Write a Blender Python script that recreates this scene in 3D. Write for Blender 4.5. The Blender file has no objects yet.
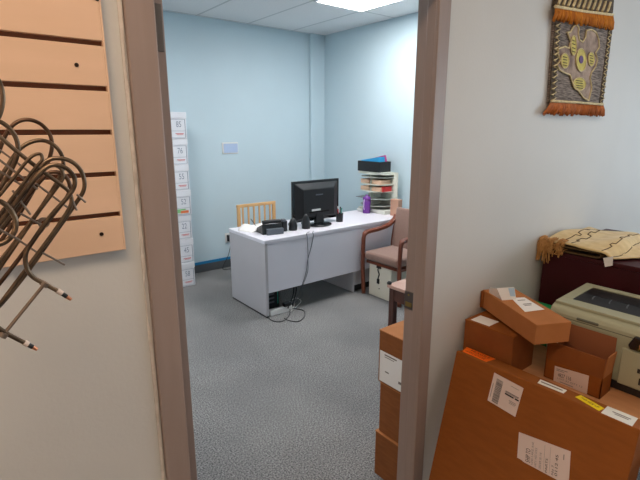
import bpy, math, random
from mathutils import Vector, Matrix
random.seed(4)
PI = math.pi
scene = bpy.context.scene
COL = scene.collection

# ------------------------------------------------------------------ camera
CAM = Vector((0, -.92, 1.65))
F, PITCH, YAW = 458.0, math.radians(13.5), math.radians(38.4)
FW = Vector((math.sin(YAW)*math.cos(PITCH), math.cos(YAW)*math.cos(PITCH), -math.sin(PITCH)))
RT = Vector((math.cos(YAW), -math.sin(YAW), 0))
UP = RT.cross(FW)
cd = bpy.data.cameras.new('camera'); cam = bpy.data.objects.new('camera', cd); COL.objects.link(cam)
cam.location = CAM; cam.rotation_euler = (PI/2-PITCH, 0, -YAW)
cd.sensor_width = 36; cd.lens = 36*F/640; cd.clip_start = .02
scene.camera = cam

def ray(x, y): return FW*F + RT*(x-320) - UP*(y-240)
def on(x, y, p0, n):                       # where the line of sight through a pixel meets a plane
    r = ray(x, y); n = Vector(n); t = (Vector(p0)-CAM).dot(n)/r.dot(n)
    return CAM + r*t
def onX(x, y, v): return on(x, y, (v, 0, 0), (1, 0, 0))
def onY(x, y, v): return on(x, y, (0, v, 0), (0, 1, 0))
def onZ(x, y, v): return on(x, y, (0, 0, v), (0, 0, 1))

# ------------------------------------------------------------------ materials
def lin(c):
    return tuple(((v/255)/12.92 if v/255 <= .04045 else ((v/255+.055)/1.055)**2.4) for v in c) + (1,)
def mat(name, rgb, rough=.6, metal=0, rgb2=None, scale=8, stretch=(1, 1, 1), bump=0, bscale=None, coat=0, trans=0, alpha=1, detail=4, sheen=0, spec=.5):
    m = bpy.data.materials.new(name); m.use_nodes = True
    nt = m.node_tree; b = nt.nodes['Principled BSDF']
    b.inputs['Base Color'].default_value = lin(rgb); b.inputs['Roughness'].default_value = rough
    b.inputs['Metallic'].default_value = metal; b.inputs['Coat Weight'].default_value = coat
    b.inputs['Specular IOR Level'].default_value = spec
    b.inputs['Transmission Weight'].default_value = trans; b.inputs['Alpha'].default_value = alpha
    b.inputs['Sheen Weight'].default_value = sheen
    if rgb2 or bump:
        tc = nt.nodes.new('ShaderNodeTexCoord'); mp = nt.nodes.new('ShaderNodeMapping')
        mp.inputs['Scale'].default_value = stretch
        nt.links.new(tc.outputs['Object'], mp.inputs['Vector'])
        nz = nt.nodes.new('ShaderNodeTexNoise'); nz.inputs['Scale'].default_value = scale; nz.inputs['Detail'].default_value = detail
        nt.links.new(mp.outputs[0], nz.inputs['Vector'])
        if rgb2:
            cr = nt.nodes.new('ShaderNodeValToRGB')
            cr.color_ramp.elements[0].position = .35; cr.color_ramp.elements[1].position = .65
            cr.color_ramp.elements[0].color = lin(rgb); cr.color_ramp.elements[1].color = lin(rgb2)
            nt.links.new(nz.outputs['Fac'], cr.inputs[0]); nt.links.new(cr.outputs[0], b.inputs['Base Color'])
        if bump:
            bp = nt.nodes.new('ShaderNodeBump'); bp.inputs['Strength'].default_value = bump; bp.inputs['Distance'].default_value = .01
            if bscale:
                n2 = nt.nodes.new('ShaderNodeTexNoise'); n2.inputs['Scale'].default_value = bscale
                nt.links.new(mp.outputs[0], n2.inputs['Vector']); nt.links.new(n2.outputs['Fac'], bp.inputs['Height'])
            else: nt.links.new(nz.outputs['Fac'], bp.inputs['Height'])
            nt.links.new(bp.outputs[0], b.inputs['Normal'])
    return m
def emit(name, rgb, s):
    m = bpy.data.materials.new(name); m.use_nodes = True; b = m.node_tree.nodes['Principled BSDF']
    b.inputs['Base Color'].default_value = (.8, .8, .8, 1)
    b.inputs['Emission Color'].default_value = lin(rgb); b.inputs['Emission Strength'].default_value = s
    return m

M = dict(
    wall_blue=mat('pale_blue_paint', (193, 213, 222), .55, rgb2=(196, 216, 225), scale=2, bump=.04, bscale=90),
    wall_white=mat('off_white_paint', (196, 194, 190), .6, rgb2=(202, 200, 196), scale=1.5, bump=.05, bscale=110),
    plaster=mat('plaster_edge', (220, 212, 204), .8, rgb2=(204, 194, 184), scale=40, bump=.5),
    trimg=mat('grey_baseboard', (78, 82, 86), .6),
    tape=mat('blue_tape', (20, 120, 170), .6),
    frame=mat('taupe_door_paint', (150, 132, 124), .42, rgb2=(144, 126, 118), scale=5, stretch=(6, 6, .6), bump=.03),
    brass=mat('worn_brass', (176, 150, 90), .35, 1),
    steel=mat('hinge_steel', (120, 112, 106), .35, .9),
    slat=mat('maple_slat_board', (216, 180, 150), .5, rgb2=(221, 185, 156), scale=4, stretch=(1, 1, 6)),
    groove=mat('slat_groove', (104, 60, 34), .7),
    screw=mat('screw_dark', (50, 34, 26), .4, .6),
    tube=mat('heating_tube', (132, 112, 92), .30, .9, rgb2=(84, 70, 58), scale=30),
    tube2=mat('heating_tube_brown', (104, 80, 64), .38, .8, rgb2=(74, 54, 42), scale=30),
    wire=mat('element_wire', (142, 128, 116), .35, .9),
    copper=mat('copper_tip', (226, 150, 110), .3, .9),
    ceramic=mat('ceramic_collar', (205, 190, 180), .4),
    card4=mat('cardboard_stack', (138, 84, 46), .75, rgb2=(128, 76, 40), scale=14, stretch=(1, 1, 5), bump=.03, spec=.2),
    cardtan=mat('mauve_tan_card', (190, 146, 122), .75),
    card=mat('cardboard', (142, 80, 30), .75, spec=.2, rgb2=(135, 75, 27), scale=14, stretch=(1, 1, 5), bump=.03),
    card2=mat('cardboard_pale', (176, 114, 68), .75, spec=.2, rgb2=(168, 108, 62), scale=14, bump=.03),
    card3=mat('cardboard_dark', (138, 80, 38), .75, spec=.2, rgb2=(130, 74, 35), scale=14, bump=.03),
    cardin=mat('cardboard_inside', (142, 84, 50), .85),
    paper=mat('white_paper', (232, 228, 224), .7),
    paperlab=mat('label_paper', (214, 192, 182), .6),
    paperlab2=mat('label_paper_white', (226, 224, 216), .6),
    black=mat('black_ink', (24, 20, 20), .6),
    greyink=mat('grey_ink', (120, 112, 108), .6),
    redink=mat('red_ink', (205, 70, 70), .6),
    orange=mat('orange_sticker', (255, 112, 10), .5),
    maroonink=mat('dark_red_ink', (130, 20, 8), .5),
    yellow=mat('yellow_sticker', (245, 215, 10), .5),
    plastic_clear=mat('clear_pouch', (235, 240, 242), .15, alpha=.35),
    bluepaper=mat('blue_form', (170, 195, 215), .6),
    green=mat('green_folder', (20, 140, 80), .5),
    tan=mat('tan_table_laminate', (196, 140, 96), .4, rgb2=(184, 128, 86), scale=6, stretch=(6, 1, 1)),
    darkmetal=mat('dark_table_steel', (50, 42, 40), .5, .5),
    printer=mat('printer_shell', (168, 168, 142), .42, rgb2=(164, 164, 138), scale=3),
    printer_dark=mat('printer_black', (30, 28, 30), .35),
    printer_tray=mat('printer_tray_grey', (44, 46, 50), .5, spec=.3),
    printer_seam=mat('printer_seam', (96, 96, 82), .6),
    gloss=mat('gloss_black_panel', (26, 24, 26), .12, coat=.6),
    burg=mat('burgundy_laminate', (62, 16, 24), .45, rgb2=(56, 14, 20), scale=4, spec=.25),
    blanket=mat('tan_blanket', (222, 196, 142), .95, rgb2=(206, 178, 124), scale=26, bump=.35, sheen=.3),
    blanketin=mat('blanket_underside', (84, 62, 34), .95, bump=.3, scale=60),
    blanketln=mat('blanket_pattern', (92, 72, 50), .95),
    fringe=mat('blanket_fringe', (190, 142, 84), .95, rgb2=(160, 112, 62), scale=60),
    tap=mat('woven_backing', (74, 64, 60), .95, rgb2=(168, 154, 144), scale=26, stretch=(1, 1, 14), bump=.5, bscale=60),
    tapdark=mat('woven_dark', (62, 50, 40), .95, rgb2=(96, 80, 62), scale=60, bump=.5),
    cream=mat('cream_yarn', (226, 210, 168), .95, rgb2=(206, 186, 140), scale=70, bump=.4),
    amber=mat('amber_fringe', (206, 128, 24), .9, rgb2=(168, 94, 14), scale=70, stretch=(1, 1, .1), bump=.4),
    rust=mat('rust_fringe', (186, 104, 40), .9, rgb2=(146, 76, 28), scale=70, stretch=(1, 1, .1), bump=.4),
    motif=mat('motif_cloth', (176, 154, 138), .9, rgb2=(122, 102, 92), scale=30, bump=.3),
    oval=mat('yellow_applique', (212, 198, 112), .9, rgb2=(190, 174, 92), scale=40),
    purple=mat('purple_centre', (98, 70, 120), .8),
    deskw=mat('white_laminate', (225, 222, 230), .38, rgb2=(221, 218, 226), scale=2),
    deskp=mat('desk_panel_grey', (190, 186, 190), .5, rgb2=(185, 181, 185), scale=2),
    blackp=mat('black_plastic', (26, 27, 30), .4),
    blackg=mat('black_gloss_plastic', (18, 20, 24), .2, coat=.3),
    screen=mat('screen_glass', (12, 14, 18), .1),
    greyp=mat('grey_plastic', (92, 98, 106), .4),
    whitep=mat('white_plastic', (222, 222, 220), .4),
    oak=mat('pale_oak', (226, 184, 130), .45, rgb2=(212, 168, 114), scale=8, stretch=(1, 1, .15)),
    cherry=mat('cherry_wood', (128, 66, 42), .4, rgb2=(106, 52, 34), scale=10, stretch=(1, 1, .3), coat=.2),
    uphol=mat('mauve_brown_fabric', (148, 118, 106), .95, rgb2=(134, 106, 95), scale=120, bump=.2, sheen=.2),
    sidetop=mat('side_table_laminate', (196, 158, 142), .45, rgb2=(184, 146, 130), scale=6),
    sidewood=mat('side_table_wood', (82, 46, 34), .5, rgb2=(66, 36, 28), scale=8),
    creamm=mat('cream_metal', (218, 212, 196), .4, rgb2=(212, 206, 190), scale=3),
    orgm=mat('organizer_ivory', (216, 218, 206), .55),
    pinkp=mat('buff_papers', (228, 190, 160), .7),
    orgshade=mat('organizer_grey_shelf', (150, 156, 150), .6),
    purplep=mat('purple_plastic', (108, 48, 142), .25, coat=.3),
    lilac=mat('lilac_plastic', (200, 180, 214), .4),
    cyan=mat('cyan_pack', (40, 150, 205), .5),
    magenta=mat('magenta_pack', (168, 60, 120), .5),
    red=mat('red_plastic', (200, 40, 40), .4), teal=mat('teal_plastic', (30, 150, 130), .4),
    boxw=mat('white_archive_box', (222, 224, 230), .7, rgb2=(216, 218, 224), scale=5),
    inkbl=mat('box_print_grey', (128, 140, 156), .6),
    orangepr=mat('orange_print', (226, 120, 70), .6), greenpr=mat('green_print', (130, 190, 130), .6),
    bluecard=mat('pale_blue_card', (176, 196, 226), .4),
    light=emit('ceiling_diffuser', (254, 251, 249), 21.5),
    light_f=emit('front_room_diffuser', (255, 226, 196), 13),
    light_fill=emit('added_fill_diffuser', (255, 240, 222), 5.5),  # glow of the added fill panel over the cartons
    lightframe=mat('fixture_frame', (214, 218, 220), .5),
    glass=mat('window_glass', (240, 245, 248), .02, alpha=.1),
)
def carpet():
    m = bpy.data.materials.new('grey_carpet'); m.use_nodes = True; nt = m.node_tree; b = nt.nodes['Principled BSDF']
    b.inputs['Roughness'].default_value = .95; b.inputs['Specular IOR Level'].default_value = .15
    tc = nt.nodes.new('ShaderNodeTexCoord')
    a = nt.nodes.new('ShaderNodeTexNoise'); a.inputs['Scale'].default_value = 125; a.inputs['Detail'].default_value = 3
    c = nt.nodes.new('ShaderNodeTexNoise'); c.inputs['Scale'].default_value = 1.6; c.inputs['Detail'].default_value = 5
    r = nt.nodes.new('ShaderNodeValToRGB'); e = r.color_ramp.elements
    e[0].position = .36; e[0].color = lin((90, 90, 90)); e[1].position = .66; e[1].color = lin((164, 163, 162))
    r2 = nt.nodes.new('ShaderNodeValToRGB'); e = r2.color_ramp.elements
    e[0].position = .35; e[0].color = (.8, .8, .81, 1); e[1].position = .62; e[1].color = (1, 1, 1, 1)
    mx = nt.nodes.new('ShaderNodeMix'); mx.data_type = 'RGBA'; mx.blend_type = 'MULTIPLY'; mx.inputs[0].default_value = 1
    bp = nt.nodes.new('ShaderNodeBump'); bp.inputs['Strength'].default_value = .4; bp.inputs['Distance'].default_value = .012
    L = nt.links.new
    L(tc.outputs['Object'], a.inputs['Vector']); L(tc.outputs['Object'], c.inputs['Vector'])
    L(a.outputs['Fac'], r.inputs[0]); L(c.outputs['Fac'], r2.inputs[0])
    L(r.outputs[0], mx.inputs[6]); L(r2.outputs[0], mx.inputs[7]); L(mx.outputs[2], b.inputs['Base Color'])
    L(a.outputs['Fac'], bp.inputs['Height']); L(bp.outputs[0], b.inputs['Normal'])
    return m
M['carpet'] = carpet()
def tiles():
    m = bpy.data.materials.new('ceiling_tile'); m.use_nodes = True; nt = m.node_tree; b = nt.nodes['Principled BSDF']
    b.inputs['Roughness'].default_value = .9
    tc = nt.nodes.new('ShaderNodeTexCoord'); mp = nt.nodes.new('ShaderNodeMapping')
    mp.inputs['Location'].default_value = (-3.50+.62*20, -2.81+1.22*20, 0)
    sp = nt.nodes.new('ShaderNodeSeparateXYZ'); L = nt.links.new
    L(tc.outputs['Object'], mp.inputs[0]); L(mp.outputs[0], sp.inputs[0])
    outs = []
    for ax, w in ((0, .62), (1, 1.22)):
        md = nt.nodes.new('ShaderNodeMath'); md.operation = 'MODULO'; md.inputs[1].default_value = w; L(sp.outputs[ax], md.inputs[0])
        s = nt.nodes.new('ShaderNodeMath'); s.operation = 'SUBTRACT'; s.inputs[1].default_value = w/2; L(md.outputs[0], s.inputs[0])
        ab = nt.nodes.new('ShaderNodeMath'); ab.operation = 'ABSOLUTE'; L(s.outputs[0], ab.inputs[0])
        g = nt.nodes.new('ShaderNodeMath'); g.operation = 'GREATER_THAN'; g.inputs[1].default_value = w/2-.012; L(ab.outputs[0], g.inputs[0]); outs.append(g)
    mxx = nt.nodes.new('ShaderNodeMath'); mxx.operation = 'MAXIMUM'; L(outs[0].outputs[0], mxx.inputs[0]); L(outs[1].outputs[0], mxx.inputs[1])
    nz = nt.nodes.new('ShaderNodeTexNoise'); nz.inputs['Scale'].default_value = 60; L(tc.outputs['Object'], nz.inputs['Vector'])
    r = nt.nodes.new('ShaderNodeValToRGB'); r.color_ramp.elements[0].color = lin((228, 228, 230)); r.color_ramp.elements[1].color = lin((238, 238, 238)); L(nz.outputs['Fac'], r.inputs[0])
    mx = nt.nodes.new('ShaderNodeMix'); mx.data_type = 'RGBA'; mx.inputs[7].default_value = lin((200, 202, 204))
    L(mxx.outputs[0], mx.inputs[0]); L(r.outputs[0], mx.inputs[6]); L(mx.outputs[2], b.inputs['Base Color'])
    bp = nt.nodes.new('ShaderNodeBump'); bp.inputs['Strength'].default_value = .6; bp.invert = True; bp.inputs['Distance'].default_value = .01
    L(mxx.outputs[0], bp.inputs['Height']); L(bp.outputs[0], b.inputs['Normal'])
    return m
M['tiles'] = tiles()

# ------------------------------------------------------------------ mesh builder
class MB:
    def __init__(s): s.v = []; s.f = []
    def add(s, vs, fs):
        n = len(s.v); s.v += [tuple(p) for p in vs]; s.f += [tuple(i+n for i in f) for f in fs]; return s
    def box(s, a, b, m=None):
        x0, y0, z0 = a; x1, y1, z1 = b
        x0, x1 = sorted((x0, x1)); y0, y1 = sorted((y0, y1)); z0, z1 = sorted((z0, z1))
        vs = [Vector(p) for p in ((x0, y0, z0), (x1, y0, z0), (x1, y1, z0), (x0, y1, z0), (x0, y0, z1), (x1, y0, z1), (x1, y1, z1), (x0, y1, z1))]
        if m: vs = [m @ p for p in vs]
        return s.add(vs, [(0, 3, 2, 1), (4, 5, 6, 7), (0, 1, 5, 4), (1, 2, 6, 5), (2, 3, 7, 6), (3, 0, 4, 7)])
    def hexa(s, lo, hi):                       # two quads joined
        return s.add(list(lo)+list(hi), [(3, 2, 1, 0), (4, 5, 6, 7), (0, 1, 5, 4), (1, 2, 6, 5), (2, 3, 7, 6), (3, 0, 4, 7)])
    def prism(s, pts, d):                      # polygon pushed along d
        n = len(pts); d = Vector(d); a = [Vector(p) for p in pts]; b = [p+d for p in a]
        return s.add(a+b, [tuple(range(n-1, -1, -1)), tuple(range(n, 2*n))]+[(i, (i+1) % n, n+(i+1) % n, n+i) for i in range(n)])
    def tube(s, path, r, n=10, closed=False):
        P = [Vector(p) for p in path]; k = len(P); R = r if isinstance(r, (list, tuple)) else [r]*k
        rings = []; prev = None
        for i, p in enumerate(P):
            t = (P[min(i+1, k-1)]-P[max(i-1, 0)]).normalized()
            if prev is None:
                a = Vector((0, 0, 1)) if abs(t.z) < .9 else Vector((1, 0, 0)); u = t.cross(a).normalized()
            else:
                u = (prev - t*prev.dot(t)).normalized()
            prev = u; w = t.cross(u)
            rings.append([p+(u*math.cos(2*PI*j/n)+w*math.sin(2*PI*j/n))*R[i] for j in range(n)])
        vs = [q for g in rings for q in g]; fs = []
        for i in range(k-1):
            for j in range(n): fs.append((i*n+j, i*n+(j+1) % n, (i+1)*n+(j+1) % n, (i+1)*n+j))
        fs += [tuple(range(n-1, -1, -1)), tuple((k-1)*n+j for j in range(n))]
        return s.add(vs, fs)
    def lathe(s, prof, c, n=24, axis=2):       # prof: (radius, height)
        vs = []; fs = []; k = len(prof)
        for r, h in prof:
            for j in range(n):
                a = 2*PI*j/n; q = [r*math.cos(a), r*math.sin(a), h]
                if axis == 0: q = [h, q[0], q[1]]
                if axis == 1: q = [q[0], h, q[1]]
                vs.append(Vector(c)+Vector(q))
        for i in range(k-1):
            for j in range(n): fs.append((i*n+j, i*n+(j+1) % n, (i+1)*n+(j+1) % n, (i+1)*n+j))
        fs += [tuple(range(n-1, -1, -1)), tuple((k-1)*n+j for j in range(n))]
        return s.add(vs, fs)
    def grid(s, fn, nu, nv):
        vs = [fn(i/nu, j/nv) for j in range(nv+1) for i in range(nu+1)]
        return s.add(vs, [(j*(nu+1)+i, j*(nu+1)+i+1, (j+1)*(nu+1)+i+1, (j+1)*(nu+1)+i) for j in range(nv) for i in range(nu)])
    def build(s, name, m, parent=None, bevel=0, smooth=False, seg=2, solid=0, subsurf=0):
        me = bpy.data.meshes.new(name); me.from_pydata(s.v, [], s.f); me.update()
        import bmesh
        bm = bmesh.new(); bm.from_mesh(me); bmesh.ops.recalc_face_normals(bm, faces=bm.faces); bm.to_mesh(me); bm.free()
        o = bpy.data.objects.new(name, me); COL.objects.link(o); me.materials.append(M[m] if isinstance(m, str) else m)
        if parent:
            o.parent = parent
            bpy.context.view_layer.update() if False else None
            o.matrix_parent_inverse = parent_inv(parent)
        if smooth:
            for p in me.polygons: p.use_smooth = True
        if solid:
            q = o.modifiers.new('solid', 'SOLIDIFY'); q.thickness = solid; q.offset = 0
        if bevel:
            q = o.modifiers.new('bevel', 'BEVEL'); q.width = bevel; q.segments = seg; q.limit_method = 'ANGLE'; q.harden_normals = False
        if subsurf:
            q = o.modifiers.new('sub', 'SUBSURF'); q.levels = subsurf; q.render_levels = subsurf
        return o
def parent_inv(p):
    m = Matrix.Identity(4); chain = []
    while p: chain.append(p); p = p.parent
    for q in reversed(chain): m = m @ q.matrix_parent_inverse @ Matrix.LocRotScale(q.location, q.rotation_euler, q.scale)
    return m.inverted()
def tag(o, label, cat, group=None, kind=None):
    o['label'] = label; o['category'] = cat
    if group: o['group'] = group
    if kind: o['kind'] = kind
    return o
def thing(name, label, cat, loc, group=None):
    o = bpy.data.objects.new(name, None); COL.objects.link(o); o.location = loc; o.empty_display_size = .05
    return tag(o, label, cat, group)
def struct(o): o['kind'] = 'structure'; return o
def smoothpath(pts, n=8):
    P = [Vector(p) for p in pts]; out = []
    for i in range(len(P)-1):
        a = P[max(i-1, 0)]; b = P[i]; c = P[i+1]; d = P[min(i+2, len(P)-1)]
        for k in range(n):
            t = k/n
            out.append(.5*((2*b)+(c-a)*t+(2*a-5*b+4*c-d)*t*t+(3*b-a-3*c+d)*t**3))
    out.append(P[-1]); return out
def bil(q, u, v):
    a, b, c, d = [Vector(p) for p in q]; return (a*(1-u)+b*u)*(1-v)+(d*(1-u)+c*u)*v
def textmesh(txt):
    c = bpy.data.curves.new('t', 'FONT'); c.body = txt; o = bpy.data.objects.new('t', c); COL.objects.link(o)
    dg = bpy.context.evaluated_depsgraph_get(); me = bpy.data.meshes.new_from_object(o.evaluated_get(dg))
    vs = [v.co.copy() for v in me.vertices]; fs = [tuple(p.vertices) for p in me.polygons]
    bpy.data.objects.remove(o); bpy.data.curves.remove(c); bpy.data.meshes.remove(me)
    x0 = min(v.x for v in vs); x1 = max(v.x for v in vs); y0 = min(v.y for v in vs); y1 = max(v.y for v in vs)
    return [((v.x-x0)/(x1-x0), (v.y-y0)/(y1-y0)) for v in vs], fs
def write(txt, quad, box, nrm, name, m, parent, rot=False, off=.0016):
    """text into box=(u0,v0,u1,v1) of a quad (v runs down); rot turns it to read downwards"""
    uv, fs = textmesh(txt); u0, v0, u1, v1 = box; vs = []
    for x, y in uv:
        if rot: u = u0+(1-y)*(u1-u0) if False else u0+(1-y)*(u1-u0); v = v1-x*(v1-v0)
        else: u = u0+x*(u1-u0); v = v1-y*(v1-v0)
        vs.append(bil(quad, u, v)+Vector(nrm)*off)
    return MB().add(vs, fs).build(name, m, parent)
def marks(quad, boxes, nrm, name, m, parent, off=.0016):
    b = MB()
    for u0, v0, u1, v1 in boxes:
        b.prism([bil(quad, u0, v0)+Vector(nrm)*(off-.0006), bil(quad, u1, v0)+Vector(nrm)*(off-.0006), bil(quad, u1, v1)+Vector(nrm)*(off-.0006), bil(quad, u0, v1)+Vector(nrm)*(off-.0006)], Vector(nrm)*.0006)
    return b.build(name, m, parent)
def sticker(quad, nrm, name, m, parent, th=.001):
    return MB().prism([Vector(p)-Vector(nrm)*.0003 for p in quad], Vector(nrm)*th).build(name, m, parent)

# ------------------------------------------------------------------ setting
RX0, RX1, RY0, RY1, H = -.62, 3.99, .08, 4.06, 2.835      # inner room
FX0, FX1, FY0 = -1.6, 4.7, -3.3                            # front room
T = .1
struct(MB().box((FX0-T, FY0-T, -.05), (FX1+T, RY1+T, 0)).build('floor', 'carpet'))
struct(MB().box((FX0-T, FY0-T, H), (FX1+T, RY1+T, H+.05)).build('ceiling', 'tiles'))
struct(MB().box((RX0-T, RY1, 0), (RX1+T, RY1+T, H)).build('wall_back', 'wall_blue'))
struct(MB().box((RX1, RY0, 0), (RX1+T, RY1, H)).build('wall_right', 'wall_blue'))
struct(MB().box((RX0-T, RY0, 0), (RX0, RY1, H)).build('wall_left', 'wall_blue'))
struct(MB().box((3.765, 4.015, 0), (RX1, RY1, H)).build('wall_corner', 'wall_blue', bevel=.004))
# partition with the doorway: white towards the shop, pale blue towards the office
OX0, OX1, OZ = .295, 1.19, 2.055
w = MB(); w.box((FX0, 0, 0), (OX0, .05, H)); w.box((OX1, 0, 0), (FX1, .05, H)); w.box((OX0, 0, OZ), (OX1, .05, H))
struct(w.build('wall_front', 'wall_white'))
w = MB(); w.box((FX0, .05, 0), (OX0, RY0, H)); w.box((OX1, .05, 0), (FX1, RY0, H)); w.box((OX0, .05, OZ), (OX1, RY0, H))
struct(w.build('wall_partition', 'wall_blue'))
struct(MB().box((FX0-T, FY0, 0), (FX0, RY0, H)).build('wall_shop_left', 'wall_white'))
struct(MB().box((FX0-T, FY0-T, 0), (FX1+T, FY0, H)).build('wall_shop_back', 'wall_white'))
w = MB(); wy0, wy1, wz0, wz1 = -2.6, -.9, .9, 2.3
w.box((FX1, FY0, 0), (FX1+T, wy0, H)); w.box((FX1, wy1, 0), (FX1+T, RY0, H)); w.box((FX1, wy0, 0), (FX1+T, wy1, wz0)); w.box((FX1, wy0, wz1), (FX1+T, wy1, H))
struct(w.build('wall_shop_right', 'wall_white'))
win = MB()
win.box((FX1+.02, wy0, wz0), (FX1+.08, wy0+.05, wz1)).box((FX1+.02, wy1-.05, wz0), (FX1+.08, wy1, wz1)).box((FX1+.02, wy0, wz0), (FX1+.08, wy1, wz0+.05)).box((FX1+.02, wy0, wz1-.05), (FX1+.08, wy1, wz1))
win.box((FX1+.02, (wy0+wy1)/2-.02, wz0), (FX1+.08, (wy0+wy1)/2+.02, wz1))
win = struct(win.build('window_1', 'lightframe'))
MB().box((FX1+.045, wy0+.03, wz0+.03), (FX1+.051, wy1-.03, wz1-.03)).build('window_pane', 'glass', win)
# baseboards and the blue masking tape along the office wall
struct(MB().box((RX0, RY1-.012, 0), (3.765, RY1, .105)).build('baseboard_back', 'trimg', bevel=.002))
struct(MB().box((RX1-.012, RY0, 0), (RX1, 4.015, .105)).build('baseboard_right', 'trimg', bevel=.002))
tp = MB().box((1.0, RY1-.0135, .098), (3.765, RY1-.012, .128)); tp.box((1.0, RY1-.012, .105), (3.765, RY1-.0005, .128))
tag(tp.build('masking_tape', 'tape'), 'bright blue masking tape along the top of the grey baseboard', 'tape')
struct(MB().box((FX0, -.012, 0), (.245, 0, .1)).build('baseboard_front', 'trimg', bevel=.002))
struct(MB().box((1.235, -.012, 0), (FX1, 0, .1)).build('baseboard_shop', 'trimg', bevel=.002))
# hollow steel door frame
f = MB()
f.box((.278, -.012, 0), (.333, .002, 2.075)).box((1.156, -.012, 0), (1.212, .002, 2.075)).box((.333, -.012, 2.025), (1.156, .002, 2.075))
f.box((.295, 0, 0), (.333, .081, 2.055)).box((.333, .0, 2.025), (1.156, .032, 2.055))
f.box((1.156, 0, 0), (1.19, .032, 2.055)).box((1.170, .032, 0), (1.19, .0795, 2.055)).box((.333, .032, 2.04), (1.170, .081, 2.055))
f.box((.279, .078, 0), (.322, .092, 2.075)).box((1.186, .078, 0), (1.23, .092, 2.075))
f = struct(f.build('trim_door_frame', 'frame', bevel=.003))
c = onY(405, 300, .07)
sp = MB().box((1.1672, .036, c.z-.032), (1.1702, .0785, c.z+.032)).build('strike_plate', 'steel', f, bevel=.002)
MB().box((1.1655, .045, c.z-.022), (1.1674, .072, c.z-.006)).build('latch_hole', 'brass', sp)
MB().lathe([(.004, 0), (.004, .001)], (1.1665, .06, c.z+.02), 10, 0).build('strike_screw', 'brass', sp)
# ragged plaster edge left of the frame
pts = []; random.seed(9)
for i in range(61):
    z = i*2.3/60; pts.append((.276-abs(random.gauss(0, .0016))-(.003 if 9 < i % 23 < 13 else 0), -.0035, z))
e = MB().prism(pts+[(.269, -.0035, 2.3), (.269, -.0035, 0)], (0, .0036, 0))
struct(e.build('trim_plaster_edge', 'plaster'))

# ceiling light panels
def panel(x0, y0, x1, y1, m, label):
    t = thing('ceiling_light', label, 'light', ((x0+x1)/2, (y0+y1)/2, H))
    b = MB(); w_ = .018; z0 = H-.014
    b.box((x0, y0, z0), (x0+w_, y1, H)).box((x1-w_, y0, z0), (x1, y1, H)).box((x0+w_, y0, z0), (x1-w_, y0+w_, H)).box((x0+w_, y1-w_, z0), (x1-w_, y1, H))
    b.build('frame', 'lightframe', t)
    MB().box((x0+w_, y0+w_, H-.008), (x1-w_, y1-w_, H-.001)).build('diffuser', m, t)
panel(2.88, 1.59, 3.50, 2.81, 'light', 'bright white square ceiling light panel over the office desk')
panel(.40, 1.59, 1.02, 2.81, 'light', 'added unseen white ceiling light panel nearer the office door')  # second office panel, added out of view for more light
panel(-.9, -1.25, .3, -.65, 'light_f', 'warm white ceiling light panel in the front room over the slatwall')
panel(1.5, -1.6, 2.7, -1.0, 'light_fill', 'added unseen neutral fill panel on the front room ceiling over the cartons')  # added panel, out of view, to brighten the carton tops

# door leaf, opened into the office
d = thing('door_1', 'taupe door leaf swung open into the office', 'door', (.345, .08, 0)); del d['category']; del d['label']; d['kind'] = 'structure'
MB().box((.338, .062, .01), (.376, .88, 2.02)).build('door_panel', 'frame', d, bevel=.002)
for z in (1.85, .25):
    h = MB().box((.342, .0595, z-.045), (.372, .0622, z+.045)).build('hinge', 'steel', d, bevel=.001)
    MB().tube([(.337, .056, z-.047), (.337, .056, z+.047)], .0055, 10).build('hinge_knuckle', 'steel', h)
k = MB().lathe([(.03, 0), (.03, .006), (.011, .01), (.011, .035), (.026, .045), (.03, .06), (.02, .07), (0.002, .072)], (.376, .81, 1.0), 20, 0).build('door_knob', 'brass', d, smooth=True)

# ------------------------------------------------------------------ slatwall
sw_x1 = .238; sw_x0 = -1.1
gz = [onY(0, y, -.018).z for y in (30.7,)][0]
tops = [onY(100, y, -.018).z for y in (40.8, 86.0, 130.2, 172.6, 213.5)]
pitch = (tops[0]-tops[4])/4; zb = onY(126.9, 249.2, -.018).z
t = thing('slatwall', 'peach wood slatwall panel with dark horizontal grooves on the left wall', 'wall panel', ((sw_x0+sw_x1)/2, -.01, zb))
MB().box((sw_x0, -.008, zb), (sw_x1, -.0005, zb+.076*14)).build('groove_backing', 'groove', t)
zs = [tops[0]-pitch*k for k in range(5)]; zz = zb
edges = sorted(zs+[tops[0]+pitch*k for k in range(1, 9)])
b = MB()
for z in edges:                                   # z = top of a groove
    b.box((sw_x0, -.018, zz), (sw_x1-.004, -.008, z-.0085)); zz = z
b.box((sw_x1-.004, -.018, zb), (sw_x1, -.0005, zz-.0085))
b.build('slat_face', 'slat', t, bevel=.0008, seg=1)
for x, y in ((76.5, 65), (101.5, 234), (97, -1)):
    p = onY(x, y, -.018); MB().lathe([(.0035, -.0195), (.0035, -.017)], (p.x, 0, p.z), 12, 1).build('screw', 'screw', t)

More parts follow.
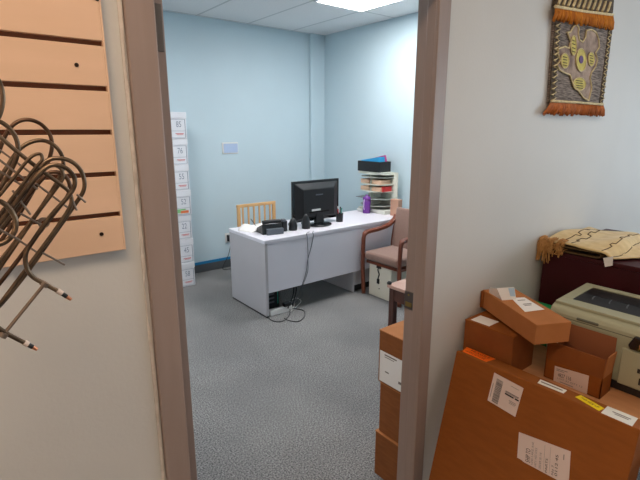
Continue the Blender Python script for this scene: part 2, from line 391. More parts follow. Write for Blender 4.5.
# ------------------------------------------------------------------ heating elements hanging on the slatwall
def element(label, path, Y, m='tube', r=.0028, tips=(), wires=(), ties=(), plates=(), sk=0.0):
    W = lambda x, y: onY(x, y, Y+sk*(x-40))
    P = [W(*p) for p in path]
    t = thing('heating_element', label, 'heating element', P[0], 'oven heating elements hung on the slatwall')
    MB().tube(smoothpath(P, 7), r, 12).build('tube', m, t, smooth=True)
    for a, b_, c_ in tips:                       # three pixels: tube end, collar end, tip end
        a, b_, c_ = W(*a), W(*b_), W(*c_)
        MB().tube([a, b_], r*1.25, 12).build('collar', 'ceramic', t)
        MB().tube([b_, b_*.5+c_*.5], r*1.0, 12).build('insulator', 'blackp', t)
        MB().tube([b_*.5+c_*.5, c_], [r*.95, r*.7], 12).build('terminal', 'copper', t)
    for a, b_ in wires:
        MB().tube([W(*a)-Vector((0, .005, 0)), W(*b_)-Vector((0, .005, 0))], .0014, 8).build('support_wire', 'wire', t)
    for a, b_ in ties:
        A, B = W(*a), W(*b_); q = MB().tube([A, B], .0022, 8)
        dr = (B-A).normalized()
        for e in (A, B): q.tube([e-Vector((0, 0, 0))-dr*.002, e+dr*.004], .0052, 12)
        q.build('tie_bar', 'wire', t)
    for x, y in plates:
        c = W(x, y); n = 16; q = MB(); ro = .0075; ri = .0028
        vs = []; fs = []
        for dy in (-.006, -.0045):
            for rr in (ro, ri):
                vs += [c+Vector((rr*math.cos(2*PI*j/n), dy, rr*math.sin(2*PI*j/n))) for j in range(n)]
        for j in range(n):
            k = (j+1) % n
            fs += [(j, k, n+k, n+j), (2*n+j, 3*n+j, 3*n+k, 2*n+k), (j, 2*n+j, 2*n+k, k), (n+j, n+k, 3*n+k, 3*n+j)]
        q.add(vs, fs); q.build('eyelet_plate', 'wire', t)
    return t
element('front brown-grey bent tube element with copper tips and a tie bar', [(57, 290.5), (45, 284), (33, 277), (26.5, 267), (26, 253), (33, 241), (50, 217), (66, 199), (74, 187), (74, 177), (66, 168), (53, 165), (41, 172), (22, 195), (0, 223), (-30, 262), (-36, 285), (-24, 310), (-8, 323), (6, 333), (26, 343.5)],
        -.27, tips=[((57, 290.5), (62, 293.5), (71, 299.5)), ((24, 342.5), (28, 344.5), (37, 349.5))], ties=[((45, 283.5), (4, 334))], plates=())
_w = lambda x, y: onY(x, y, -.277)
element('outermost tube element whose wide loop reaches furthest right', [(-25, 330), (3, 302), (28, 271), (45, 247), (62, 223), (76, 203), (83, 192), (84.5, 182), (81, 171), (73, 162.5), (61, 158.5), (47, 161), (32, 178), (0, 215), (-30, 250)],
        -.225, wires=[((76, 194), (85, 202)), ((42, 252), (64, 264)), ((66, 186), (76, 210))])
element('dark tube element nested inside the outermost loop', [(-25, 312), (0, 283), (28, 247), (53, 215), (67, 197), (70, 186), (65, 176), (55, 172), (44, 177), (20, 206), (0, 232), (-25, 265)],
        -.195, 'tube2', wires=[((35, 183), (67, 207))], plates=[(43, 222)])
element('tube element with the topmost round loop crossing a groove', [(-20, 185), (-4, 158), (4, 138), (12, 126), (21, 120.5), (31, 120), (42, 125), (50, 135), (52, 147), (48, 162), (38, 182), (18, 216), (-10, 256)],
        -.13, 'tube2', wires=[((-3, 148), (40, 180))])
element('tube element with a flat arched loop just under the topmost one', [(-14, 200), (5, 170), (18, 151), (30, 142.5), (43, 140.5), (55, 146), (62, 156), (63, 168), (56, 184), (38, 212), (12, 246), (-15, 280)],
        -.16, 'tube', wires=[((13, 236), (37, 252))])
element('straight tube element slanting down to the right across the bundle', [(-14, 125), (0, 137), (20, 154), (40, 169.5), (60, 184), (69, 192), (71.5, 202), (66, 214), (48, 240), (24, 272), (-6, 312)],
        -.245, 'tube', r=.0026, wires=[((-3, 158), (37, 189))])
element('tube element with a loop curving round at the left edge', [(-16, 118), (-4, 120), (7, 126), (15, 136), (18, 148), (15, 162), (4, 182), (-14, 205)],
        -.215, 'tube', wires=[((-2, 170), (20, 184))])
element('pair-bent slim tube element running up behind the front one', [(-22, 300), (0, 268), (22, 236), (40, 210), (55, 190), (63, 178), (60, 168), (50, 166), (38, 176), (14, 210), (-12, 246)],
        -.235, 'tube', r=.0022, wires=[((12, 190), (30, 214)), ((20, 213), (42, 225))])
element('slim bright tube element slanting steeply up to the right', [(-16, 236), (0, 214), (20, 188), (36, 167), (42, 160), (40, 154), (30, 158), (12, 180), (-14, 212)],
        -.255, 'tube', r=.0020)
element('small tube element arc showing at the left edge above the rest', [(-12, 72), (-3, 78), (2, 90), (2.5, 104), (-2, 118), (-12, 128)], -.20, 'tube')
element('tube element with a low rounded end at the left edge', [(-16, 204), (-2, 201), (8, 207), (15, 218), (15, 230), (8, 240), (-3, 245), (-18, 246)], -.29, 'tube', r=.0030, wires=[((-2, 228), (20, 240))])
p = onY(-34, 262, -.018)
hk = thing('slatwall_hook', 'steel peg hook in the slatwall carrying the tube elements', 'hook', (p.x, -.018, p.z+.03))
MB().box((p.x-.02, -.021, p.z+.012), (p.x+.02, -.018, p.z+.06)).build('back_plate', 'steel', hk)
MB().tube([(p.x, -.02, p.z+.03), (p.x, -.32, p.z+.03), (p.x, -.33, p.z+.045)], .003, 8).build('peg', 'steel', hk)

# ------------------------------------------------------------------ tapestry on the right-hand wall
def tw(zx, zy, Y=-.012): return onY(530+zx/4, zy/4, Y)
tp = thing('wall_tapestry', 'woven wall tapestry with amber fringes and a cream-edged leaf motif', 'wall hanging', tw(190, 250))
MB().prism([tw(100, 60), tw(333, 95), tw(292, 412), tw(78, 405)], (0, .011, 0)).build('woven_panel', 'tap', tp)
MB().prism([tw(103, 60, -.014), tw(125, 63, -.014), tw(98, 408, -.014), tw(78, 405, -.014)], (0, .004, 0)).build('side_border', 'tapdark', tp)
MB().prism([tw(318, 95, -.014), tw(333, 97, -.014), tw(292, 412, -.014), tw(278, 412, -.014)], (0, .004, 0)).build('side_border', 'tapdark', tp)
MB().prism([tw(118, -60, -.018), tw(338, -22, -.018), tw(332, 52, -.018), tw(103, 22, -.018)], (0, .014, 0)).build('top_band', 'tapdark', tp)
b = MB()
for i in range(11):
    u = i/11; a = tw(118+u*215, 0+u*34, -.020); c = tw(126+u*215, -22+u*34, -.020); e = tw(112+u*215, 18+u*34, -.020)
    b.tube(smoothpath([e, a+Vector((.004, 0, 0)), c], 4), .006, 6); b.tube([tw(110+u*218, -34+u*34, -.02), tw(120+u*218, -40+u*34, -.02)], .005, 6)
b.build('band_stitching', 'cream', tp)
MB().tube([tw(101, 26, -.022), tw(216, 46, -.022), tw(331, 60, -.022)], .006, 8).build('edge_cord', 'cream', tp)
MB().tube([tw(85, 404, -.018), tw(190, 410, -.018), tw(291, 418, -.018)], .005, 8).build('edge_cord', 'cream', tp)
def fringe(name, A, B, Cc, D, m, n=70):          # strands from edge A-B down to edge D-C
    b = MB(); random.seed(3)
    for i in range(n):
        u = (i+.5)/n; a = A.lerp(B, u); e = D.lerp(Cc, u)+Vector((random.uniform(-.003, .003), random.uniform(-.006, .002), random.uniform(-.006, .006)))
        b.tube([a, a.lerp(e, .5)+Vector((0, -.004, 0)), e], [.0032, .0044, .0036], 6)
    o = b.build(name, m, tp, smooth=True); o['kind'] = 'stuff'; return o
fringe('top_fringe', tw(101, 30, -.020), tw(331, 63, -.020), tw(331, 118, -.022), tw(90, 80, -.022), 'amber', 90)
fringe('bottom_fringe', tw(83, 408, -.014), tw(291, 420, -.014), tw(296, 462, -.016), tw(50, 455, -.016), 'rust', 90)
motif = [(150, 130), (163, 128), (172, 108), (185, 97), (195, 110), (193, 135), (197, 160), (212, 168), (222, 150), (226, 122), (245, 118), (265, 130), (275, 160), (276, 190), (262, 212), (270, 240), (262, 268), (246, 290), (240, 310), (247, 350), (240, 380), (234, 402), (215, 392), (196, 366), (172, 335), (160, 300), (135, 290), (118, 278), (108, 262), (122, 240), (112, 215), (112, 196), (140, 186), (156, 194), (163, 165)]
MB().prism([tw(x, y, -.0155) for x, y in motif], (0, .0045, 0)).build('leaf_motif', 'motif', tp)
mo = [tw(x, y, -.0165) for x, y in motif]; b = MB(); b.tube(mo+[mo[0]], .0034, 6); b.build('motif_outline', 'cream', tp)
def oval(cx, cy, rx, ry, m, name, Y, parent=tp):
    return MB().prism([tw(cx+rx*math.cos(a*PI/12), cy+ry*math.sin(a*PI/12), Y) for a in range(24)], (0, .003, 0)).build(name, m, parent)
for cx, cy, rx, ry in ((175, 182, 11, 40), (205, 240, 20, 46), (140, 243, 16, 30), (246, 237, 12, 28), (198, 336, 25, 26)):
    o = oval(cx, cy, rx, ry, 'oval', 'oval_patch', -.0185)
    ring = [tw(cx+rx*math.cos(a*PI/12), cy+ry*math.sin(a*PI/12), -.0188) for a in range(25)]
    MB().tube(ring, .002, 6).build('patch_edge', 'cream', o)
    if rx == 20: oval(206, 238, 8, 16, 'purple', 'centre_bead', -.0205, o)
    else:
        q = MB(); [q.tube([tw(cx-rx*.5, cy+ry*k, -.019), tw(cx+rx*.5, cy+ry*(k+.12), -.019)], .0016, 5) for k in (-.55, -.2, .2, .55)]
        q.build('stitching', 'tapdark', o)
b = MB(); b2 = MB()
for i in range(14):
    y = 92+i*23; x = 116-1.4*i
    b.tube([tw(x+8, y, -.0165), tw(x-12, y+13, -.0165), tw(x+2, y+20, -.0165)], [.001, .0048, .001], 6)
    x2 = 322-2.6*i
    b2.tube([tw(x2-6, y+16, -.0165), tw(x2+5, y+26, -.0165), tw(x2-6, y+34, -.0165)], [.002, .004, .002], 6)
b.build('zigzag_lace', 'cream', tp); b2.build('zigzag_lace', 'cream', tp)

# ------------------------------------------------------------------ front room: table, big box, cartons, printer, chest, blanket
TZ = .812
t = thing('work_table', 'light tan laminate table carrying the printer and cartons', 'table', (2.05, -.42, 0))
MB().box((1.395, -.80, TZ-.03), (2.75, -.02, TZ)).build('tabletop', 'tan', t, bevel=.003)
for y in (-.75, -.05): MB().box((1.45, y-.01, TZ-.10), (2.70, y+.01, TZ-.03)).build('apron', 'darkmetal', t)
for x in (1.47, 2.68):
    for y in (-.74, -.06): MB().box((x-.02, y-.02, 0), (x+.02, y+.02, TZ-.03)).build('leg', 'darkmetal', t, bevel=.002)
TH = math.atan2(.215, .896); c_, s_ = math.cos(TH), math.sin(TH)
O = Vector((1.298-s_*.896/c_, -.062, 0)); U = Vector((0, -1, 0)); V = Vector((s_, 0, c_)); N = Vector((-c_, 0, s_)); BT = .095; BH = .896/c_; BL = .560
O.z = 0
# the lower back edge stands on the floor, so the whole box is lifted by the tilt of its foot
O = O + Vector((0, 0, BT*s_))*1.0; BH -= BT*s_/c_
bx = thing('shipping_carton', 'large flat brown shipping carton standing on edge against the table end', 'cardboard box', O)
def bp(u, v, n): return O+U*u+V*v+N*n
MB().hexa([bp(0, 0, -BT), bp(BL, 0, -BT), bp(BL, 0, 0), bp(0, 0, 0)], [bp(0, BH, -BT), bp(BL, BH, -BT), bp(BL, BH, 0), bp(0, BH, 0)]).build('carton_body', 'card', bx, bevel=.003)
face = lambda x, y: on(x, y, O, N)
topf = lambda x, y: on(x, y, O+V*BH, V)
# shipping labels
q = [face(494.4, 372.6), face(523.6, 388.2), face(515.3, 416.9), face(487.6, 400.2)]
lb = sticker(q, N, 'shipping_label', 'paperlab', bx); random.seed(2)
bars = []; v = .14
while v < .92:
    h = random.choice((.012, .02, .03)); bars.append((.14, v, .36, v+h)); v += h+random.choice((.012, .02))
marks(q, bars, N, 'barcode', 'greyink', lb)
marks(q, [(.5, .44, .8, .485), (.84, .44, .97, .485)], N, 'heavy_print', 'black', lb)
marks(q, [(.5, .36, .95, .385), (.5, .40, .93, .415), (.62, .13, .9, .14), (.68, .60, .92, .615), (.70, .645, .92, .66), (.70, .69, .9, .70), (.05, .35, .065, .85)], N, 'fine_print', 'greyink', lb)
q = [face(519, 432), face(570.8, 451.5), face(568.6, 486), face(517.2, 458.5)]
qq = [bil(q, 0, 0), bil(q, 1, 0), bil(q, 1, 1), bil(q, .14, 1.0), bil(q, .09, .97), bil(q, 0, .96)]
lb = sticker(qq, N, 'address_label', 'paperlab', bx)
write('SHIP TO', q, (.17, .45, .26, .93), N, 'label_print', 'black', lb, rot=True)
write('1245 LAKE AVE', q, (.28, .15, .32, .93), N, 'label_print', 'greyink', lb, rot=True)
write('UNIT 6  WEST DOCK', q, (.35, .30, .39, .95), N, 'label_print', 'greyink', lb, rot=True)
write('ORDER 50 118', q, (.44, .40, .48, .95), N, 'label_print', 'greyink', lb, rot=True)
write('PARTS', q, (.56, .50, .60, .95), N, 'label_print', 'black', lb, rot=True)
marks(q, [(.53, .1, .533, .96), (.64, .1, .643, .96), (.88, .16, .895, .32)], N, 'ruled_line', 'greyink', lb)
write('0112 45', q, (.74, .25, .79, .9), N, 'label_print', 'black', lb, rot=True)
write('No 7', q, (.68, .62, .72, .92), N, 'label_print', 'black', lb, rot=True)
def clampq(q, lo=.002, hi=BT-.003):            # keep a sticker inside the narrow top face
    out = []
    for p in q:
        n = -(p-O-V*BH).dot(N); n2 = min(max(n, lo), hi); out.append(p + N*(n-n2))
    return out
q = clampq([topf(471, 346.5), topf(497, 359), topf(486, 362), topf(462.5, 351.5)])
lb = sticker(q, V, 'orange_sticker', 'orange', bx); write('FRAGILE', q, (.22, .12, .9, .48), V, 'sticker_print', 'maroonink', lb); write('HANDLE WITH CARE', q, (.08, .58, .86, .86), V, 'sticker_print', 'maroonink', lb)
q = clampq([topf(540.5, 379.5), topf(567, 390.5), topf(563.5, 393.5), topf(537.5, 383)])
lb = sticker(q, V, 'narrow_white_sticker', 'paperlab2', bx); marks(q, [(.08, .4, .9, .6)], V, 'fine_print', 'greyink', lb)
q = clampq([topf(581, 395.3), topf(604.5, 408.6), topf(599, 411), topf(575, 397)])
lb = sticker(q, V, 'yellow_sticker', 'yellow', bx); write('THIS SIDE UP', q, (.12, .3, .88, .7), V, 'sticker_print', 'black', lb)
q = clampq([topf(607.5, 406.2), topf(638, 418.5), topf(631, 427), topf(599.5, 413.5)])
lb = sticker(q, V, 'white_sticker', 'paperlab2', bx); marks(q, [(.25, .38, .85, .44), (.35, .54, .8, .59)], V, 'fine_print', 'greyink', lb)

# carton A, against the wall under the tilted one
a = thing('lower_carton', 'closed brown carton against the wall beneath the slim carton', 'cardboard box', (1.51, -.11, TZ))
ax0, ax1, ay0, ay1, az = 1.405, 1.56, -.205, -.014, .968
MB().box((ax0, ay0, TZ), (ax1, ay1, az-.004)).build('carton_body', 'card3', a, bevel=.002)
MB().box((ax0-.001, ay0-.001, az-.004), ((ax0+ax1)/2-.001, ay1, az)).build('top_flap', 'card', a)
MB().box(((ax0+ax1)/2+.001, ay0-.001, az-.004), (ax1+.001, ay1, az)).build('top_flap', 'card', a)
MB().box((ax0+.012, -.105, az), (ax0+.075, -.03, az+.0008)).build('paper_label', 'paper', a)
# slim carton lying across it
yaw = math.radians(-27.1)
Mx = Matrix.Translation((1.386, -.284, az+.006)) @ Matrix.Rotation(yaw, 4, 'Z') @ Matrix.Rotation(math.radians(1.2), 4, 'X')
sb = thing('slim_carton', 'long slim brown carton lying askew on the lower carton, papers on top', 'cardboard box', Mx.translation)
SL, SW, SH = .322, .128, .071
MB().box((0, 0, 0), (SW, SL, SH), Mx).build('carton_body', 'card2', sb, bevel=.002)
MB().box((-.012, SL-.015, .004), (-.0015, SL-.002, SH-.002), Mx).build('tuck_flap', 'card3', sb)
nz = (Mx.to_3x3() @ Vector((0, 0, 1))).normalized(); ptop = Mx @ Vector((0, 0, SH))
st = lambda x, y: on(x, y, ptop, nz)
q = [st(519, 296.5), st(527, 297.5), st(544.5, 309.5), st(524.5, 311.5)]
q = [st(511, 298), st(524.5, 297.5), st(544.5, 309.5), st(525, 312)]
lb = sticker(q, nz, 'paper_label', 'paper', sb); marks(q, [(.25, .2, .75, .24), (.3, .5, .8, .54), (.3, .6, .7, .63)], nz, 'fine_print', 'greyink', lb)
pz = lambda u, v, w: Mx @ Vector((u, v, w))
sh = thing('packing_slip', 'small white slip in a clear pouch propped upright on the slim carton', 'paper', st(510, 300))
A0, B0 = st(502, 300.5)+nz*.001, st(516, 299.5)+nz*.001
upv = Vector((-.006, .008, .046))
MB().prism([A0, B0, B0+upv, A0+upv+(A0-B0)*.25], (-.0006, -.0006, 0)).build('slip', 'paper', sh)
MB().prism([A0.lerp(B0, .62)+upv*.3+Vector((-.001, -.001, 0)), A0.lerp(B0, .97)+upv*.25+Vector((-.001, -.001, 0)), A0.lerp(B0, .97)+upv*.95+Vector((-.001, -.001, 0)), A0.lerp(B0, .55)+upv*.95+Vector((-.001, -.001, 0))], (-.0004, -.0004, 0)).build('blue_print', 'bluepaper', sh)
MB().prism([st(489, 293)+nz*.001, A0, A0+upv*.95, st(489, 293)+nz*.012+upv*.25], (-.0006, -.0006, 0)).build('clear_pouch', 'plastic_clear', sh)

# small open carton
so = thing('open_carton', 'small open brown carton with raised flaps and a white label', 'cardboard box', (1.59, -.36, TZ))
x0, x1, y1, y0, zf, zt = 1.512, 1.585, -.272, -.452, .882, .950
b = MB(); w_ = .003
x1 = 1.592
b.box((x0, y0, TZ), (x1, y1, TZ+w_)).box((x0, y0, TZ), (x0+w_, y1, zf)).box((x1-w_, y0, TZ), (x1, y1, zf)).box((x0, y0, TZ), (x1, y0+w_, zf)).box((x0, y1-w_, TZ), (x1, y1, zf))
b.build('carton_body', 'card', so)
MB().hexa([(x0, y0, zf), (x0, y1, zf), (x0+w_, y1, zf), (x0+w_, y0, zf)], [(x0-.002, y0, zt), (x0-.002, y1, zt), (x0+w_-.002, y1, zt), (x0+w_-.002, y0, zt)]).build('front_flap', 'card3', so)
MB().hexa([(x1-w_, y0, zf), (x1-w_, y1, zf), (x1, y1, zf), (x1, y0, zf)], [(x1+.001, y0+.004, .998), (x1+.001, y1-.004, .998), (x1+.004, y1-.004, .998), (x1+.004, y0+.004, .998)]).build('back_flap', 'cardin', so)
MB().hexa([(x0+.004, y1-w_, zf), (x1-.004, y1-w_, zf), (x1-.004, y1, zf), (x0+.004, y1, zf)], [(x0+.03, y1-.035, .955), (x1-.004, y1-.035, .955), (x1-.004, y1-.032, .955), (x0+.03, y1-.032, .955)]).build('side_flap', 'card2', so)
MB().hexa([(x0+.004, y0, zf), (x1-.004, y0, zf), (x1-.004, y0+w_, zf), (x0+.004, y0+w_, zf)], [(x0+.008, y0-.006, .958), (x1-.008, y0-.006, .958), (x1-.008, y0-.003, .958), (x0+.008, y0-.003, .958)]).build('side_flap', 'card2', so)
fx = lambda x, y: onX(x, y, x0)
q = [fx(555, 365.8), fx(589, 375.8), fx(586.7, 395.4), fx(553.3, 381.7)]
lb = sticker(q, (-1, 0, 0), 'paper_label', 'paperlab', so)
write('4827 116', q, (.12, .34, .52, .56), (-1, 0, 0), 'label_print', 'black', lb)
write('LOT 33 QTY 12', q, (.12, .62, .86, .72), (-1, 0, 0), 'label_print', 'greyink', lb)
marks(q, [(.06, .12, .4, .15), (.06, .2, .3, .23), (.2, .82, .6, .85)], (-1, 0, 0), 'fine_print', 'greyink', lb)

# printer / copier
pr = thing('laser_printer', 'grey-green desktop laser printer with a recessed black output tray', 'printer', (1.80, -.43, TZ))
px0, px1, py1, py0 = 1.612, 1.90, -.222, -.66
body = MB()
# side profile in X,Z swept along Y (front face bulges gently towards the viewer)
prof = [(px0+.012, .838), (px0+.004, .87), (px0, .96), (px0-.004, 1.0), (px0-.002, 1.02), (px0+.006, 1.036), (px0+.03, 1.046), (px1-.03, 1.056), (px1, 1.045), (px1, .838)]
body.prism([(x, py1, z) for x, z in prof], (0, py0-py1, 0)); body.build('body', 'printer', pr, bevel=.006, seg=3)
MB().box((px0+.006, py0+.01, TZ), (px1, py1-.01, .838)).build('base', 'printer_dark', pr, bevel=.004)
# top lid frame with recess
zt_ = lambda x: 1.046+(x-px0-.03)/(px1-px0-.06)*.010
xa, xb, ya, yb = px0+.075, px1-.035, -.262, -.50
lid = MB()
def slab(X0, X1, Y0, Y1, h0=-.002, h1=.008): lid.hexa([(X0, Y0, zt_(X0)+h0), (X1, Y0, zt_(X1)+h0), (X1, Y1, zt_(X1)+h0), (X0, Y1, zt_(X0)+h0)], [(X0, Y0, zt_(X0)+h1), (X1, Y0, zt_(X1)+h1), (X1, Y1, zt_(X1)+h1), (X0, Y1, zt_(X0)+h1)])
slab(px0+.022, xa, py0+.01, py1-.006); slab(xb, px1-.008, py0+.01, py1-.006); slab(xa, xb, ya, py1-.006); slab(xa, xb, py0+.01, yb)
lid.build('lid', 'printer', pr, bevel=.002)
tr = MB().hexa([(xa, yb, zt_(xa)+.0005), (xb, yb, zt_(xb)+.0005), (xb, ya, zt_(xb)+.0005), (xa, ya, zt_(xa)+.0005)], [(xa, yb, zt_(xa)+.006), (xb, yb, zt_(xb)+.0015), (xb, ya, zt_(xb)+.0015), (xa, ya, zt_(xa)+.006)]).build('output_tray', 'printer_tray', pr)
xm = xa+.55*(xb-xa)
MB().hexa([(xm, yb, zt_(xm)+.0025), (xb, yb, zt_(xb)), (xb, ya, zt_(xb)), (xm, ya, zt_(xm)+.0025)], [(xm, yb, zt_(xm)+.0045), (xb, yb, zt_(xb)+.003), (xb, ya, zt_(xb)+.003), (xm, ya, zt_(xm)+.0045)]).build('tray_slot', 'printer_dark', tr)
rb = MB()
for y in (-.31, -.365, -.42, -.47): rb.tube(smoothpath([(xa+.05, y, zt_(xa)+.0065), (xa+.075, y+.006, zt_(xa)+.008), (xa+.10, y+.008, zt_(xa)+.0055)], 4), .0022, 8)
rb.build('paper_rib', 'greyp', tr)
MB().box((px0-.0045, py0, 1.0075), (px0+.004, py1, 1.0095)).build('seam', 'printer_seam', pr)
hs = MB().box((px0-.006, -.385, 1.013), (px0+.010, -.315, 1.022)).build('handle_slot', 'printer_seam', pr, bevel=.003)
cp = MB().prism([(px0-.012, y, z) for y, z in ((-.478, .985), (-.492, 1.018), (-.66, 1.018), (-.66, .972), (-.485, .972))], (.02, 0, 0)).build('control_panel', 'gloss', pr, bevel=.004, seg=3)
MB().box((px0-.0135, -.60, .982), (px0-.0118, -.51, .998)).build('painted_reflection', 'copper', cp)  # copper-coloured strip stands in for a warm reflection on the gloss panel
fp = MB().box((px0-.006, -.652, .842), (px0+.006, -.462, .968)).build('front_cover', 'printer', pr, bevel=.005, seg=3)
MB().box((px0-.0068, -.545, .865), (px0-.0055, -.538, .905)).box((px0-.0068, -.528, .862), (px0-.0055, -.522, .885)).box((px0-.0068, -.522, .90), (px0-.0055, -.514, .915)).build('printed_marks', 'black', fp)

# green folder between carton and printer
gf = MB().box((1.74, -.19, TZ), (1.90, -.02, .93))
tag(gf.build('green_folder_box', 'green', bevel=.003), 'bright green box file showing behind the slim carton beside the printer', 'box file')

# burgundy chest and blanket
cb = thing('burgundy_chest', 'tall dark burgundy chest at the wall behind the printer', 'chest', (2.25, -.3, TZ))
CX, CT = 1.955, 1.150
MB().box((CX, -.66, TZ), (2.62, -.018, CT-.02)).build('chest_body', 'burg', cb, bevel=.003)
MB().box((CX-.004, -.664, CT-.02), (2.624, -.014, CT)).build('chest_top', 'burg', cb, bevel=.003)
bl = thing('folded_blanket', 'tan folded blanket with brown lines and a fringe on the burgundy chest', 'blanket', (2.2, -.15, CT))
sec_low = [(-.016, .004), (-.09, .005), (-.17, .005), (-.222, .006), (-.240, .012), (-.245, .020), (-.238, .028), (-.215, .030), (-.15, .024), (-.08, .022), (-.03, .026)]
sec_top = [(-.012, .032), (-.03, .044), (-.09, .040), (-.16, .038), (-.23, .042), (-.262, .034), (-.275, .018), (-.288, .012), (-.33, .012), (-.38, .010), (-.42, .006)]
def sweep(sec, xa, xb, n, amp, lines=None):
    pl = smoothpath([(0, a, b_) for a, b_ in sec], 4); k = len(pl)-1
    def fn(u, v):
        p = pl[min(int(round(v*k)), k)]; X = xa(p.y)+(xb-xa(p.y))*u
        h = p.z*(1+amp*math.sin(u*5+p.y*9)*1.0) + (amp*.05*math.sin(X*19+p.y*31)+.006*math.sin(u*PI*1.1)*(p.z > .02))*(p.z > .008)
        return Vector((X, p.y - .01*math.sin(u*6)*(p.y < -.03), CT+.002+max(h, .003)))
    if lines:
        b = MB()
        for v in lines: b.tube([fn(.03+.94*i/60, v+.010*math.sin(i*.35))+Vector((0, 0, .0035)) for i in range(61)], .0022, 5)
        return b
    return MB().grid(fn, n, k)
front = lambda y: CX-.012 + (0 if y > -.27 else (-.27-y)*1.9)
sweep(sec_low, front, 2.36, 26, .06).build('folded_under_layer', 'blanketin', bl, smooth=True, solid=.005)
sweep(sec_top, lambda y: front(y)-.003, 2.38, 26, .10).build('top_layer', 'blanket', bl, smooth=True, solid=.006)
b = sweep(sec_top, lambda y: front(y)-.003, 2.38, 26, .10, (.18, .24, .42, .62))
b.build('woven_line', 'blanketln', bl)
q = [onX(603, 258, CX-.018), onX(613, 256.5, CX-.018), onX(612.5, 265.5, CX-.018), onX(605, 267, CX-.018)]
MB().prism(q, (.0012, 0, 0)).build('care_tag', 'paper', bl)
b = MB(); random.seed(6)
for i in range(150):
    yy = -.004-random.random()**1.3*.10; x = CX-.012-random.random()*.016; z1 = CT+.012+random.random()*.045; ln = random.uniform(.02, .085)*(1 if yy > -.05 else .45)
    xx = x-random.uniform(0, .012); b.tube(smoothpath([(CX+.012, yy-.004, z1), (x, yy, z1-.004), (xx, min(yy+random.uniform(-.006, .006), -.004), z1-.02), (xx+random.uniform(-.006, .004), min(yy+random.uniform(-.008, .008), -.004), z1-ln)], 3), .0021, 5)
fr = b.build('tassel_fringe', 'fringe', bl); fr['kind'] = 'stuff'

# ------------------------------------------------------------------ office: stack of archive boxes
G = 'white archive boxes stacked by the office back wall'
names = [('58', 'bottom'), ('45', 'second from the bottom'), ('22', 'third from the bottom'), ('52', 'middle'), ('55', 'third from the top'), ('76', 'second from the top'), ('85', 'topmost')]
proto_h = .2608
def archive(i, num, where):
    z = i*proto_h; X1 = 1.915-.004*(6-i)*.6+(.004 if i % 2 else 0); X0 = X1-.32; Y = 3.67; dy = .006*(i % 3)
    if i == 3: lab = 'middle white archive box with an orange and green mark below its handwriting'
    elif i in (0, 6): lab = 'white archive box marked %s, %s of the tall stack' % (num, where) 
    else: lab = 'white archive box, %s of the tall stack at the back wall' % where
    if i in (4, 5): lab = 'white archive box marked %s, %s of the tall stack' % (num, where)
    t = thing('archive_box', lab, 'storage box', ((X0+X1)/2, Y+.18, z), G)
    MB().box((X0+.004, Y+dy+.004, z+.001), (X1-.004, Y+.36, z+proto_h-.06)).build('box_body', 'boxw', t, bevel=.003)
    MB().box((X0, Y+dy, z+proto_h-.062), (X1, Y+.364, z+proto_h-.001)).build('lid', 'boxw', t, bevel=.003)
    q = [Vector((X0+.006, Y+dy+.004, z+proto_h-.066)), Vector((X1-.006, Y+dy+.004, z+proto_h-.066)), Vector((X1-.006, Y+dy+.004, z+.006)), Vector((X0+.006, Y+dy+.004, z+.006))]
    n = (0, -1, 0)
    marks(q, [(.05, .02, .97, .035), (.95, .02, .97, .98), (.05, .62, .95, .635), (.05, .96, .97, .975)], n, 'printed_frame', 'inkbl', t)
    write(num, q, (.66, .13, .83, .43), n, 'handwritten_number', 'inkbl', t)
    if i == 3:
        marks(q, [(.62, .78, .9, .92)], n, 'orange_mark', 'orangepr', t); marks(q, [(.3, .68, .62, .9), (.62, .68, .8, .76)], n, 'green_mark', 'greenpr', t)
    else: marks(q, [(.62, .75, .9, .78), (.66, .81, .88, .83)], n, 'red_print', 'redink', t)
for i, (num, where) in enumerate(names): archive(i, num, where)

# card on the back wall, outlet with plug and cord
p0, p1 = onY(221.5, 142.5, RY1), onY(238, 153.5, RY1)
cdn = thing('wall_card_holder', 'small pale blue card holder fixed on the blue wall', 'card holder', ((p0.x+p1.x)/2, RY1, (p0.z+p1.z)/2))
MB().box((p0.x, RY1-.012, p1.z), (p1.x, RY1-.0005, p0.z)).build('holder_plate', 'whitep', cdn, bevel=.004)
MB().box((p0.x+.02, RY1-.0135, p1.z+.012), (p1.x-.008, RY1-.0115, p0.z-.015)).build('card', 'bluecard', cdn)
ot = thing('wall_outlet', 'white wall outlet with two black plugs left of the desk', 'outlet', (2.50, RY1, .37))
MB().box((2.468, RY1-.008, .31), (2.543, RY1-.0005, .43)).build('cover_plate', 'whitep', ot, bevel=.003)
for z in (.345, .395): MB().lathe([(.013, -.0095), (.013, -.007)], (2.505, RY1, z), 16, 1).build('socket', 'greyp', ot)
pg = thing('power_plug', 'black plug in the outlet with its cord dropping to the floor', 'plug', (2.505, RY1-.03, .345))
MB().box((2.488, RY1-.04, .33), (2.522, RY1-.01, .408)).build('plug_body', 'blackp', pg, bevel=.004)
MB().tube(smoothpath([(2.505, RY1-.036, .335), (2.508, RY1-.055, .28), (2.47, RY1-.06, .16), (2.40, RY1-.07, .06), (2.385, RY1-.09, .008), (2.50, RY1-.12, .006), (2.72, RY1-.16, .006)], 6), .004, 8).build('cord', 'blackp', pg, smooth=True)

